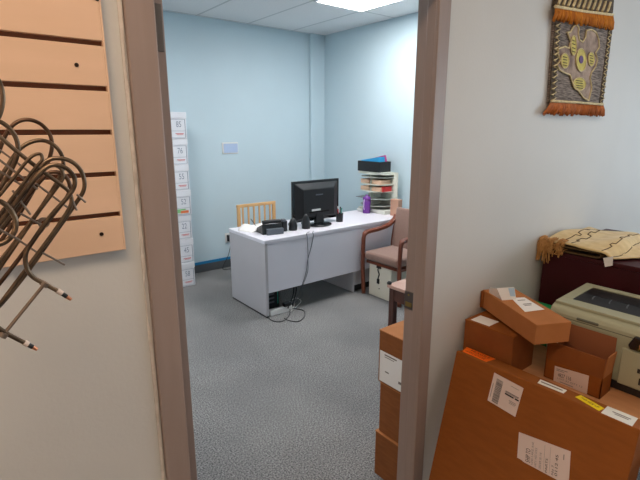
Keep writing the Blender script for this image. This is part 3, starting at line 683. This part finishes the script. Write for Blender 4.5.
# ------------------------------------------------------------------ desk
DZ = .72; DX0, DX1, DY0, DY1 = 2.008, 3.95, 2.385, 3.05
dk = thing('office_desk', 'white laminate office desk with a grey modesty panel', 'desk', ((DX0+DX1)/2, 2.7, 0))
MB().box((DX0, DY0, DZ-.032), (DX1, DY1, DZ)).build('desktop', 'deskw', dk, bevel=.003)
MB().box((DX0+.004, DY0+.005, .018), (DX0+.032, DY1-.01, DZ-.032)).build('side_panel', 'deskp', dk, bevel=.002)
MB().box((DX0+.008, DY0+.01, .001), (DX0+.030, DY1-.014, .018)).build('foot_rail', 'blackp', dk)
MB().box((DX0+.032, DY0+.006, .232), (DX1-.03, DY0+.026, DZ-.032)).build('modesty_panel', 'deskw', dk, bevel=.002)
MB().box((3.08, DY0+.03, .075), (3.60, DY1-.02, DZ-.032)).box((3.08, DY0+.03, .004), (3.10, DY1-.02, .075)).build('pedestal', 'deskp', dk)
MB().box((3.10, DY0+.06, .001), (3.58, DY1-.03, .075)).build('plinth', 'blackp', dk)
for z in (.09, .28, .47):
    dd = MB().box((3.095, DY1-.02, z), (3.585, DY1-.005, z+.175)).build('drawer', 'deskw', dk, bevel=.002)
    MB().box((3.30, DY1-.005, z+.08), (3.42, DY1+.008, z+.092)).build('handle', 'steel', dd)
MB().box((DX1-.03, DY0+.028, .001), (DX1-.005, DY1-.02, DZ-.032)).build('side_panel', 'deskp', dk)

def onD(x, y): return onZ(x, y, DZ)
# papers
def sheet(label, quad, lift, m='paper'):
    b = MB()
    def fn(u, v):
        p = bil(quad, u, v); return Vector((p.x, p.y, DZ+.0012+lift*(4*u*(1-u))*(1-v*.6)+lift*.3*u))
    o = b.grid(fn, 10, 8).build('paper_sheet', m, smooth=True, solid=.0012); return tag(o, label, 'paper', 'papers on the desk corner')
sheet('curled white paper sheet at the left corner of the desk', [Vector((2.03, 2.90, 0)), Vector((2.22, 3.02, 0)), Vector((2.30, 2.82, 0)), Vector((2.09, 2.72, 0))], .035)
sheet('flat white paper sheet between the curled sheet and the telephone', [Vector((2.25, 3.03, 0)), Vector((2.44, 3.04, 0)), Vector((2.44, 2.87, 0)), Vector((2.33, 2.87, 0))], .008)
tag(MB().tube([onD(251, 221)+Vector((0, 0, .022)), onD(256, 227)+Vector((0, 0, .010))], .0045, 8).build('pen', 'blackp'), 'black pen lying across the papers', 'pen')
# telephone
ph = thing('desk_telephone', 'black desk telephone seen from behind beside the papers', 'telephone', (2.26, 2.66, DZ))
R = Matrix.Translation((2.235, 2.64, DZ+.001)) @ Matrix.Rotation(math.radians(-12), 4, 'Z')
MB().hexa([R @ Vector(p) for p in ((-.11, -.08, 0), (.09, -.08, 0), (.09, .10, 0), (-.11, .10, 0))], [R @ Vector(p) for p in ((-.105, -.065, .095), (.085, -.065, .095), (.085, .09, .04), (-.105, .09, .04))]).build('phone_body', 'blackp', ph, bevel=.006, seg=3)
MB().box((-.075, -.115, 0), (.085, -.079, .055), R).build('phone_stand', 'greyp', ph, bevel=.004)
MB().tube(smoothpath([R @ Vector(p) for p in ((-.095, -.04, .106), (-.06, -.045, .110), (0, -.045, .112), (.05, -.045, .110), (.08, -.04, .106))], 5), .019, 12).build('handset', 'blackp', ph, smooth=True)
MB().box((.10, -.04, 0), (.155, .03, .105), R).build('headset_base', 'blackp', ph, bevel=.012, seg=3)
MB().box((.095, -.05, .096), (.135, -.01, .125), R).build('headset_cap', 'greyp', ph, bevel=.008, seg=3)
# speakers
speakers = []
for x, y, lab in ((onD(293, 230).x, onD(293, 230).y, 'small black desktop speaker, the left of the pair'), (onD(306, 228.5).x, onD(306, 228.5).y, 'small black desktop speaker, the right of the pair beside the monitor foot')):
    s = thing('desktop_speaker', lab, 'speaker', (x, y, DZ), 'pair of small black speakers'); speakers.append(s)
    sc = 1.0 if 'left' in lab else 1.18
    MB().lathe([(.040, .001), (.042, .012), (.040, .05*sc), (.033, .08*sc), (.022, .105*sc), (.010, .118*sc), (.002, .121*sc)], (x, y, DZ), 20).build('cabinet', 'blackp', s, smooth=True)
    MB().lathe([(.024, .040), (.022, .046), (.010, .043)], (x-.004, y-.0, DZ+.05), 16, 1).build('speaker_cone', 'greyp', s)
# monitor
mn = thing('computer_monitor', 'large black widescreen monitor seen from the back', 'monitor', (2.82, 2.66, DZ))
tl, trr, br, bl_ = onY(291.5, 183.3, 2.70), onY(338, 178, 2.70), onY(339, 217.5, 2.70), onY(293, 222, 2.70)
mx0, mx1, mz0, mz1 = 2.53, 3.12, .758, 1.165
MB().box((mx0, 2.70, mz0), (mx1, 2.728, mz1)).build('bezel', 'blackg', mn, bevel=.006, seg=3)
MB().box((mx0+.025, 2.7275, mz0+.03), (mx1-.025, 2.7295, mz1-.025)).build('screen', 'screen', mn)
bk = MB().hexa([(mx0+.02, 2.701, mz0+.02), (mx1-.02, 2.701, mz0+.02), (mx1-.02, 2.701, mz1-.02), (mx0+.02, 2.701, mz1-.02)], [(mx0+.10, 2.655, mz0+.05), (mx1-.10, 2.655, mz0+.05), (mx1-.10, 2.655, mz1-.085), (mx0+.10, 2.655, mz1-.085)]).build('rear_shell', 'blackp', mn, bevel=.008, seg=3)
MB().box((mx0+.20, 2.652, mz0+.105), (mx0+.31, 2.6545, mz0+.125)).build('port_label', 'whitep', bk)
MB().box((mx0+.25, 2.652, mz0+.26), (mx0+.34, 2.6545, mz0+.272)).build('maker_mark', 'greyp', bk)
MB().box((mx0+.17, 2.648, mz0+.09), (mx0+.42, 2.6548, mz0+.10)).build('port_recess', 'blackg', bk)
MB().hexa([(2.78, 2.645, DZ+.02), (2.88, 2.645, DZ+.02), (2.88, 2.69, DZ+.02), (2.78, 2.69, DZ+.02)], [(2.79, 2.65, mz0+.10), (2.87, 2.65, mz0+.10), (2.87, 2.70, mz0+.10), (2.79, 2.70, mz0+.10)]).build('stand_neck', 'blackp', mn, bevel=.004)
vs = MB().prism([(2.80+.13*math.cos(a*PI/14), 2.615+.10*math.sin(a*PI/14), DZ+.001) for a in range(28)], (0, 0, .018)).build('stand_base', 'blackg', mn, bevel=.006, seg=3)
# cables down the modesty panel
for dx, lab in ((0, 'thin grey cable hanging down the desk front, left one'), (.055, 'thin grey cable hanging down the desk front, right one')):
    s0 = onD(305+dx*120, 231); xx = onY(307+dx*110, 240, DY0-.008)
    pts = [(s0.x, 2.42, DZ+.004), (xx.x, DY0-.002, DZ+.004), (xx.x+.004, DY0-.007, DZ-.03), (xx.x+.01-dx*.5, DY0-.006, .60), (onY(308, 255, DY0-.006).x, DY0-.006, .48), (onY(307.5, 270, DY0).x-dx*.3, DY0-.003, .36), (onY(303.5, 282, DY0).x-dx*.2, DY0-.002, .25), (onY(302, 286, DY0).x-dx*.2, DY0+.006, .215), (2.37+dx, DY0+.03, .12), (2.34+dx*.6, DY0+.09, .03)]
    MB().tube(smoothpath(pts, 6), .003, 6).build('cord', 'greyp', speakers[0 if dx == 0 else 1], smooth=True)
# things under the desk: computer tower, power strip, tangled cords
pc = tower = thing('computer_tower', 'dark computer tower under the left end of the desk', 'computer', (2.17, 2.8, 0))
MB().box((2.07, 2.56, .002), (2.26, 2.99, .40)).build('case', 'blackp', pc, bevel=.004)
MB().box((2.08, 2.555, .03), (2.25, 2.561, .38)).build('rear_panel', 'printer_tray', pc)
MB().box((2.235, 2.553, .04), (2.245, 2.5558, .22)).build('teal_strip', 'teal', pc)
for k in range(5): MB().box((2.10, 2.552, .06+k*.04), (2.2, 2.5555, .075+k*.04)).build('port_bracket', 'greyp', pc)
A, B = onZ(269, 312.5, .03), onZ(291, 306.5, .03); dr = (B-A).normalized(); pn = Vector((-dr.y, dr.x, 0))
ps = thing('power_strip', 'white power strip on the carpet at the desk corner', 'power strip', A)
MB().hexa([A-pn*.03+Vector((0, 0, -.029)), B-pn*.03+Vector((0, 0, -.029)), B+pn*.03+Vector((0, 0, -.029)), A+pn*.03+Vector((0, 0, -.029))], [A-pn*.022+Vector((0, 0, .02)), B-pn*.022+Vector((0, 0, .02)), B+pn*.022+Vector((0, 0, .02)), A+pn*.022+Vector((0, 0, .02))]).build('strip_body', 'whitep', ps, bevel=.005)
c = A.lerp(B, .72)+Vector((0, 0, .021)); MB().box((c.x-.02, c.y-.03, c.z), (c.x+.05, c.y+.02, c.z+.035)).build('plug', 'blackp', ps, bevel=.006)
fl = lambda x, y, z=.006: tuple(onZ(x, y, z))
for pts, lab, m, r in (([fl(270, 313), fl(269, 318), fl(275, 321.5), fl(283, 321), fl(288, 317), fl(290, 313, .02), fl(290, 309, .035)], 'black cord curling on the carpet in front of the power strip', 'blackp', .004),
                    ([fl(284, 318), fl(289, 320.5), fl(298, 321.5), fl(304, 317), fl(304, 311), fl(297, 309), fl(292, 308, .02)], 'black cord looping to the right of the power strip', 'blackp', .004),
                    ([fl(290, 312, .01), fl(297, 306), fl(301, 301), fl(296, 298, .03), fl(290, 302, .03), fl(293, 308, .03), (2.40, 2.50, .03)], 'pale grey cord coiled beside the power strip', 'whitep', .004),
                    ([fl(288, 308, .045), (2.40, 2.52, .12), (2.43, 2.56, .3), (2.40, 2.6, .45), (2.33, 2.7, .60)], 'dark cord rising behind the desk panel from the power strip', 'blackp', .006),
                    ([fl(292, 306, .03), (2.46, 2.56, .12), (2.43, 2.54, .26), (2.50, 2.6, .45), (2.55, 2.7, .62)], 'second dark cord rising behind the desk panel, further right', 'blackp', .006)):
    MB().tube(smoothpath(pts, 7), r, 8).build('cord', m, tower if 'rising' in lab else ps, smooth=True)
# pencil cup
c = onD(339.5, 221.5)
pc = thing('pencil_cup', 'black mesh pencil cup right of the monitor', 'pencil cup', c)
MB().lathe([(.036, .001), (.038, .09), (.034, .09), (.032, .006)], c, 20).build('cup', 'blackp', pc)
for k, (dx, dy, m, lab) in enumerate(((-.018, 0, 'red', 'red pen standing in the pencil cup'), (.012, -.012, 'teal', 'teal pen standing in the pencil cup'), (.02, .012, 'blackp', 'black pen standing in the pencil cup'), (-.004, .018, 'whitep', 'white pen standing in the pencil cup'))):
    tag(MB().tube([c+Vector((dx*.6, dy*.6, .008)), c+Vector((dx*1.2, dy*1.2, .12+.008*k))], .0045, 8).tube([c+Vector((dx*1.2, dy*1.2, .118+.008*k)), c+Vector((dx*1.26, dy*1.26, .135+.008*k))], .0062, 8).build('pen', m), lab, 'pen', 'pens in the pencil cup')
# white dish, bottle
c = onD(352, 207); tag(MB().lathe([(.045, .001), (.06, .006), (.07, .03), (.066, .03), (.055, .01)], (c.x-.10, 2.95, DZ), 20).build('white_dish', 'whitep', smooth=True), 'shallow white dish on the desk left of the purple bottle', 'dish')
bx_, by_ = 3.50, 2.72
c = onD(366.5, 213); 
bt = thing('water_bottle', 'purple sports bottle standing on the desk', 'bottle', c)
MB().lathe([(.042, .001), (.045, .01), (.045, .07), (.041, .08), (.045, .09), (.045, .13), (.041, .15)], c, 24).build('bottle_body', 'purplep', bt, smooth=True)
MB().lathe([(.043, .15), (.045, .155), (.045, .18), (.038, .19), (.018, .195), (.017, .213), (.002, .216)], c, 24).build('cap', 'purplep', bt, smooth=True)
MB().tube(smoothpath([c+Vector(p) for p in ((-.040, 0, .165), (-.056, -.01, .13), (-.057, -.012, .08), (-.044, -.006, .045))], 5), .006, 8).build('carry_loop', 'lilac', bt, smooth=True)

# ------------------------------------------------------------------ literature organiser, bin
og = thing('paper_organizer', 'ivory desktop paper organizer with curved shelves at the far desk end', 'organizer', (3.85, 2.83, DZ))
OX, OXB, OY0, OY1, OT = 3.66, 3.90, 2.585, 3.045, 1.165
MB().box((OXB-.006, OY0, DZ+.001), (OXB, OY1, OT+.02)).build('back_board', 'orgm', og)
MB().box((OX+.06, 2.835, DZ+.045), (OXB-.006, 2.845, OT)).build('divider', 'orgm', og)
MB().box((OX+.06, OY0+.02, DZ+.001), (OXB-.006, OY1-.008, DZ+.045)).build('base', 'orgm', og, bevel=.004)
def shelf(z, bow, m, th=.007):
    n = 18; a_, b_ = OY0+.06, OY1-.004; p = [(OX+.11-bow*math.sin(PI*k/n)**.7, a_+(b_-a_)*k/n, z) for k in range(n+1)]
    MB().prism(p+[(OXB-.006, b_, z), (OXB-.006, a_, z)], (0, 0, th)).build('shelf', m, og)
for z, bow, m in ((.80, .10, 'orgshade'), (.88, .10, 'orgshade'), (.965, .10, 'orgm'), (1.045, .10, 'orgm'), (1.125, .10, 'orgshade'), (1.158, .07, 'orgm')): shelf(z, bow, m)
for k, (z, ya, yb, m, lab) in enumerate(((.973, 2.68, 2.83, 'pinkp', 'buff paper stack on the lower right shelf of the organizer'), (.973, 2.86, 3.01, 'pinkp', 'buff paper stack on the lower left shelf of the organizer'), (1.053, 2.68, 2.83, 'pinkp', 'buff paper stack on the upper right shelf of the organizer'), (1.053, 2.86, 3.01, 'pinkp', 'buff paper stack on the upper left shelf of the organizer'))):
    tag(MB().box((OX+.055, ya, z), (OXB-.02, yb-.012, z+.045)).build('paper_stack', m, bevel=.002), lab, 'paper', 'papers in the organizer')
tag(MB().box((OX+.075, 2.652, .973), (OXB-.03, 2.675, 1.028)).build('notebook', 'red'), 'dark red notebook upright at the right end of the organizer shelf', 'notebook')
tag(MB().box((OX+.00, 2.86, .8885), (OX+.16, 3.02, .893)).build('clipboard', 'greyp'), 'grey clipboard lying on the organizer shelf behind the bottle', 'clipboard')
bn = thing('desk_bin', 'black bin of supplies on top of the paper organizer', 'bin', (3.85, 2.84, 1.17))
ZB = 1.19
bb = MB(); X0, X1, Y0_, Y1_ = 3.70, 3.88, 2.685, 3.04
bb.box((X0, Y0_, ZB), (X1, Y1_, ZB+.004)).box((X0, Y0_, ZB), (X0+.004, Y1_, ZB+.115)).box((X1-.004, Y0_, ZB), (X1, Y1_, ZB+.115)).box((X0, Y0_, ZB), (X1, Y0_+.004, ZB+.115)).box((X0, Y1_-.004, ZB), (X1, Y1_, ZB+.115))
bb.build('bin_body', 'blackp', bn, bevel=.001)
Rr = Matrix.Translation((3.79, 2.85, ZB+.085)) @ Matrix.Rotation(-.16, 4, 'X')
tag(MB().box((-.07, -.135, -.045), (.03, .15, .062), Rr).build('blue_packet', 'cyan', bevel=.004), 'bright blue packet sticking out of the black bin', 'packet')
tag(MB().box((.048, -.12, -.045), (.078, .14, .075), Matrix.Translation((3.79, 2.85, ZB+.085)) @ Matrix.Rotation(-.22, 4, 'X')).build('magenta_folder', 'magenta', bevel=.002), 'magenta folder behind the blue packet in the bin', 'folder')
# the organizer top is a little lower than the bin floor; a pad fills it
MB().box((OX+.05, OY0+.07, OT), (OXB-.006, OY1-.01, ZB-.001)).build('top_shelf', 'orgm', og)
tc = MB().box((3.755, 2.44, DZ+.001), (3.82, 2.555, DZ+.185))
tag(tc.build('tan_carton', 'cardtan', bevel=.003), 'small tan carton at the desk end behind the armchair', 'cardboard box')

# ------------------------------------------------------------------ oak chair behind the desk
oc = thing('slat_back_chair', 'pale oak slat-back chair behind the desk', 'chair', (2.60, 3.35, 0))
cy = 3.52; cx0 = onY(237, 210, cy).x; cx1 = onY(275, 207, cy).x; ct = onY(255, 203, cy).z
for x in (cx0+.018, cx1-.018):
    MB().box((x-.018, cy-.014, 0), (x+.018, cy+.014, ct-.005)).build('leg', 'oak', oc, bevel=.004)
    MB().box((x-.018, cy-.42, 0), (x+.018, cy-.384, .43)).build('leg', 'oak', oc, bevel=.004)
MB().box((cx0-.004, cy-.013, ct-.035), (cx1+.004, cy+.013, ct)).build('top_rail', 'oak', oc, bevel=.006)
MB().box((cx0+.03, cy-.011, .56), (cx1-.03, cy+.011, .60)).build('lower_rail', 'oak', oc, bevel=.004)
for k in range(6):
    x = cx0+.036+(cx1-cx0-.072)*(k+.5)/6; MB().box((x-.010, cy-.006, .60), (x+.010, cy+.006, ct-.035)).build('back_slat', 'oak', oc, bevel=.002)
MB().box((cx0-.005, cy-.43, .43), (cx1+.005, cy-.015, .46)).build('seat', 'oak', oc, bevel=.006)

# ------------------------------------------------------------------ armchair
ac = thing('armchair', 'cherry wood armchair with mauve-brown upholstery in front of the desk', 'chair', (3.45, 2.13, 0))
FXc = 3.14; YL, YR = 2.335, 1.84; BXc = 3.57
for y in (YL, YR):
    s = 1
    MB().tube(smoothpath([(FXc+.02, y, .0), (FXc, y, .3), (FXc, y, .52), (FXc+.005, y, .60), (FXc+.02, y, .632), (FXc+.06, y, .645)], 6), [.021]*31, 10).build('leg', 'cherry', ac, smooth=True)
    MB().tube(smoothpath([(BXc+.13, y, .0), (BXc+.05, y, .22), (BXc, y, .42), (BXc+.02, y, .62), (BXc+.07, y, .80)], 6), .018, 10).build('leg', 'cherry', ac, smooth=True)
    p = smoothpath([(FXc+.01, y, .625), (FXc+.05, y, .647), (FXc+.2, y, .655), (FXc+.34, y, .675), (BXc+.005, y, .72), (BXc+.035, y, .765)], 6)
    b = MB(); vs = []
    for i, q in enumerate(p):
        wd = .026; th = .016; vs.append([q+Vector((0, -wd, -th)), q+Vector((0, wd, -th)), q+Vector((0, wd, th)), q+Vector((0, -wd, th))])
    for i in range(len(vs)-1): b.add(vs[i]+vs[i+1], [(0, 1, 5, 4), (1, 2, 6, 5), (2, 3, 7, 6), (3, 0, 4, 7)])
    b.add(vs[0], [(0, 1, 2, 3)]); b.add(vs[-1], [(0, 1, 2, 3)])
    b.build('armrest', 'cherry', ac, smooth=False, bevel=.004)
MB().box((FXc-.01, YR+.022, .375), (BXc-.03, YL-.022, .465)).build('seat', 'uphol', ac, bevel=.03, seg=4, smooth=True)
MB().box((FXc+.03, YR+.02, .335), (BXc-.03, YL-.02, .362)).build('seat_rail', 'cherry', ac)
bkq = MB().hexa([(BXc-.045, YR+.02, .43), (BXc-.005, YR+.02, .43), (BXc-.005, YL-.02, .43), (BXc-.045, YL-.02, .43)], [(BXc+.03, YR+.005, .862), (BXc+.08, YR+.005, .852), (BXc+.08, YL-.005, .852), (BXc+.03, YL-.005, .862)])
bkq.build('backrest', 'uphol', ac, bevel=.02, seg=4, smooth=True)

# cream metal box under the armchair
mb = thing('cream_metal_box', 'cream metal box with a dangling black strap under the armchair', 'metal box', (3.3, 2.08, 0))
XW = 3.18
a_, b_ = onX(369.5, 262, XW), onX(391.5, 269, XW)
y1 = a_.y; y0 = b_.y; zt2 = .33
MB().box((XW, y0, .002), (XW+.30, y1, zt2)).build('case', 'creamm', mb, bevel=.005)
MB().box((XW-.004, y0+.012, .02), (XW+.001, y1-.012, zt2-.012)).build('door_panel', 'creamm', mb, bevel=.002)
ym = (y0+y1)/2
q = onX(380, 263, XW-.012)
MB().tube(smoothpath([(XW-.008, ym+.01, zt2-.004), (XW-.012, ym+.02, zt2-.04), (XW-.012, ym-.0, zt2-.075), (XW-.01, ym+.012, zt2-.11), (XW-.01, ym+.015, zt2-.135)], 5), .005, 8).build('strap', 'blackp', mb, smooth=True)
MB().box((XW-.016, ym-.002, zt2-.18), (XW-.005, ym+.028, zt2-.13)).build('lock', 'blackp', mb, bevel=.003)
MB().box((XW-.014, ym-.02, zt2-.02), (XW-.003, ym+.04, zt2+.004)).build('clasp', 'blackp', mb, bevel=.003)
MB().lathe([(.006, -.008), (.006, -.002)], (XW-.0, ym, .10), 10, 0).build('knob', 'steel', mb)

# side table
stb = thing('side_table', 'small dark brown side table with a pinkish tan top', 'table', (2.65, 1.0, 0))
c0 = onZ(387, 284, .55)
MB().box((c0.x, .62, .525), (3.0, c0.y, .55)).build('tabletop', 'sidetop', stb, bevel=.003)
MB().box((c0.x+.02, .64, .43), (c0.x+.04, c0.y-.02, .525)).box((c0.x+.02, c0.y-.04, .43), (2.98, c0.y-.02, .525)).build('apron', 'sidewood', stb)
for x in (c0.x+.015, 2.94):
    for y in (.64, c0.y-.055): MB().box((x, y, 0), (x+.045, y+.045, .525)).build('leg', 'sidewood', stb, bevel=.003)
MB().box((c0.x+.02, .66, .12), (2.96, c0.y-.03, .14)).build('lower_shelf', 'sidewood', stb)
MB().lathe([(.018, 0), (.018, .012), (.010, .02), (.002, .022)], (c0.x+.012, c0.y-.012, .551), 16).build('corner_knob', 'blackp', stb, smooth=True)

# cartons stacked inside the office door
GX = 1.42; hs_ = [(0, .240), (.241, .502), (.503, .764)]
labs = ['brown carton at the bottom of the stack behind the right door jamb', 'brown carton in the middle of the stack behind the right door jamb', 'brown carton with a big white label, topmost behind the right door jamb']
for k, (z0, z1) in enumerate(hs_):
    dx = (-.006, .003, 0)[k]; t = thing('stacked_carton', labs[k], 'cardboard box', (GX+.15, .27, z0), 'cartons stacked inside the doorway')
    far = (.432, .420, .432)[k]
    MB().box((GX+dx, .125, z0+.001), (GX+dx+.34, far, z1-.003)).build('carton_body', ('card4', 'card4', 'card4')[k], t, bevel=.003)
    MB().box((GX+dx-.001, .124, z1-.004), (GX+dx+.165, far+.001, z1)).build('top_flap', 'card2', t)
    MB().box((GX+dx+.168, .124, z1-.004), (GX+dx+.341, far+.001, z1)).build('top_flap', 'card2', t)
    if k == 2:
        q = [Vector((GX, far-.008, .665)), Vector((GX, .13, .665)), Vector((GX, .13, .512)), Vector((GX, far-.008, .512))]
        lb = sticker(q, (-1, 0, 0), 'paper_label', 'paper', t)
        marks(q, [(.1, .06, .35, .1), (.1, .14, .3, .16), (.12, .6, .2, .64), (.4, .7, .5, .78)], (-1, 0, 0), 'fine_print', 'greyink', lb)
        MB().box((GX+.16, .13, z1+.0002), (GX+.175, far-.01, z1+.001)).build('packing_tape', 'card3', t)

# ------------------------------------------------------------------ light
w_ = bpy.data.worlds.new('world'); scene.world = w_; w_.use_nodes = True
w_.node_tree.nodes['Background'].inputs[0].default_value = (.55, .72, 1, 1); w_.node_tree.nodes['Background'].inputs[1].default_value = 1.0
def area(name, loc, rot, sx, sy, power, col):
    l = bpy.data.lights.new(name, 'AREA'); l.shape = 'RECTANGLE'; l.size = sx; l.size_y = sy; l.energy = power; l.color = col
    o = bpy.data.objects.new(name, l); COL.objects.link(o); o.location = loc; o.rotation_euler = rot; return o
area('daylight', (FX1+.25, (wy0+wy1)/2, 1.6), (0, PI/2, 0), 1.4, 1.7, 80, (.76, .90, 1))
# warm lamp standing in the shop, left of and behind the viewer
fl_ = thing('floor_lamp', 'warm floor lamp in the shop, out of the picture', 'lamp', (-1.15, -1.5, 0))
MB().lathe([(.14, 0), (.14, .015), (.02, .03)], (-1.15, -1.5, 0), 24).build('base', 'steel', fl_)
MB().tube([(-1.15, -1.5, .02), (-1.15, -1.5, 1.6)], .012, 10).build('pole', 'steel', fl_)
MB().lathe([(.08, 0), (.11, .05), (.11, .13), (.08, .18)], (-1.15, -1.5, 1.60), 24).build('lamp_globe', emit('warm_globe', (255, 205, 160), 16), fl_, smooth=True)

vs = scene.view_settings; scene.display_settings.display_device = 'sRGB'
vs.view_transform = 'Standard'; vs.look = 'None'; vs.gamma = 1; vs.exposure = 0; vs.use_curve_mapping = False
scene.cycles.max_bounces = 8; scene.cycles.use_denoising = True
scene.cycles.caustics_reflective = False; scene.cycles.caustics_refractive = False
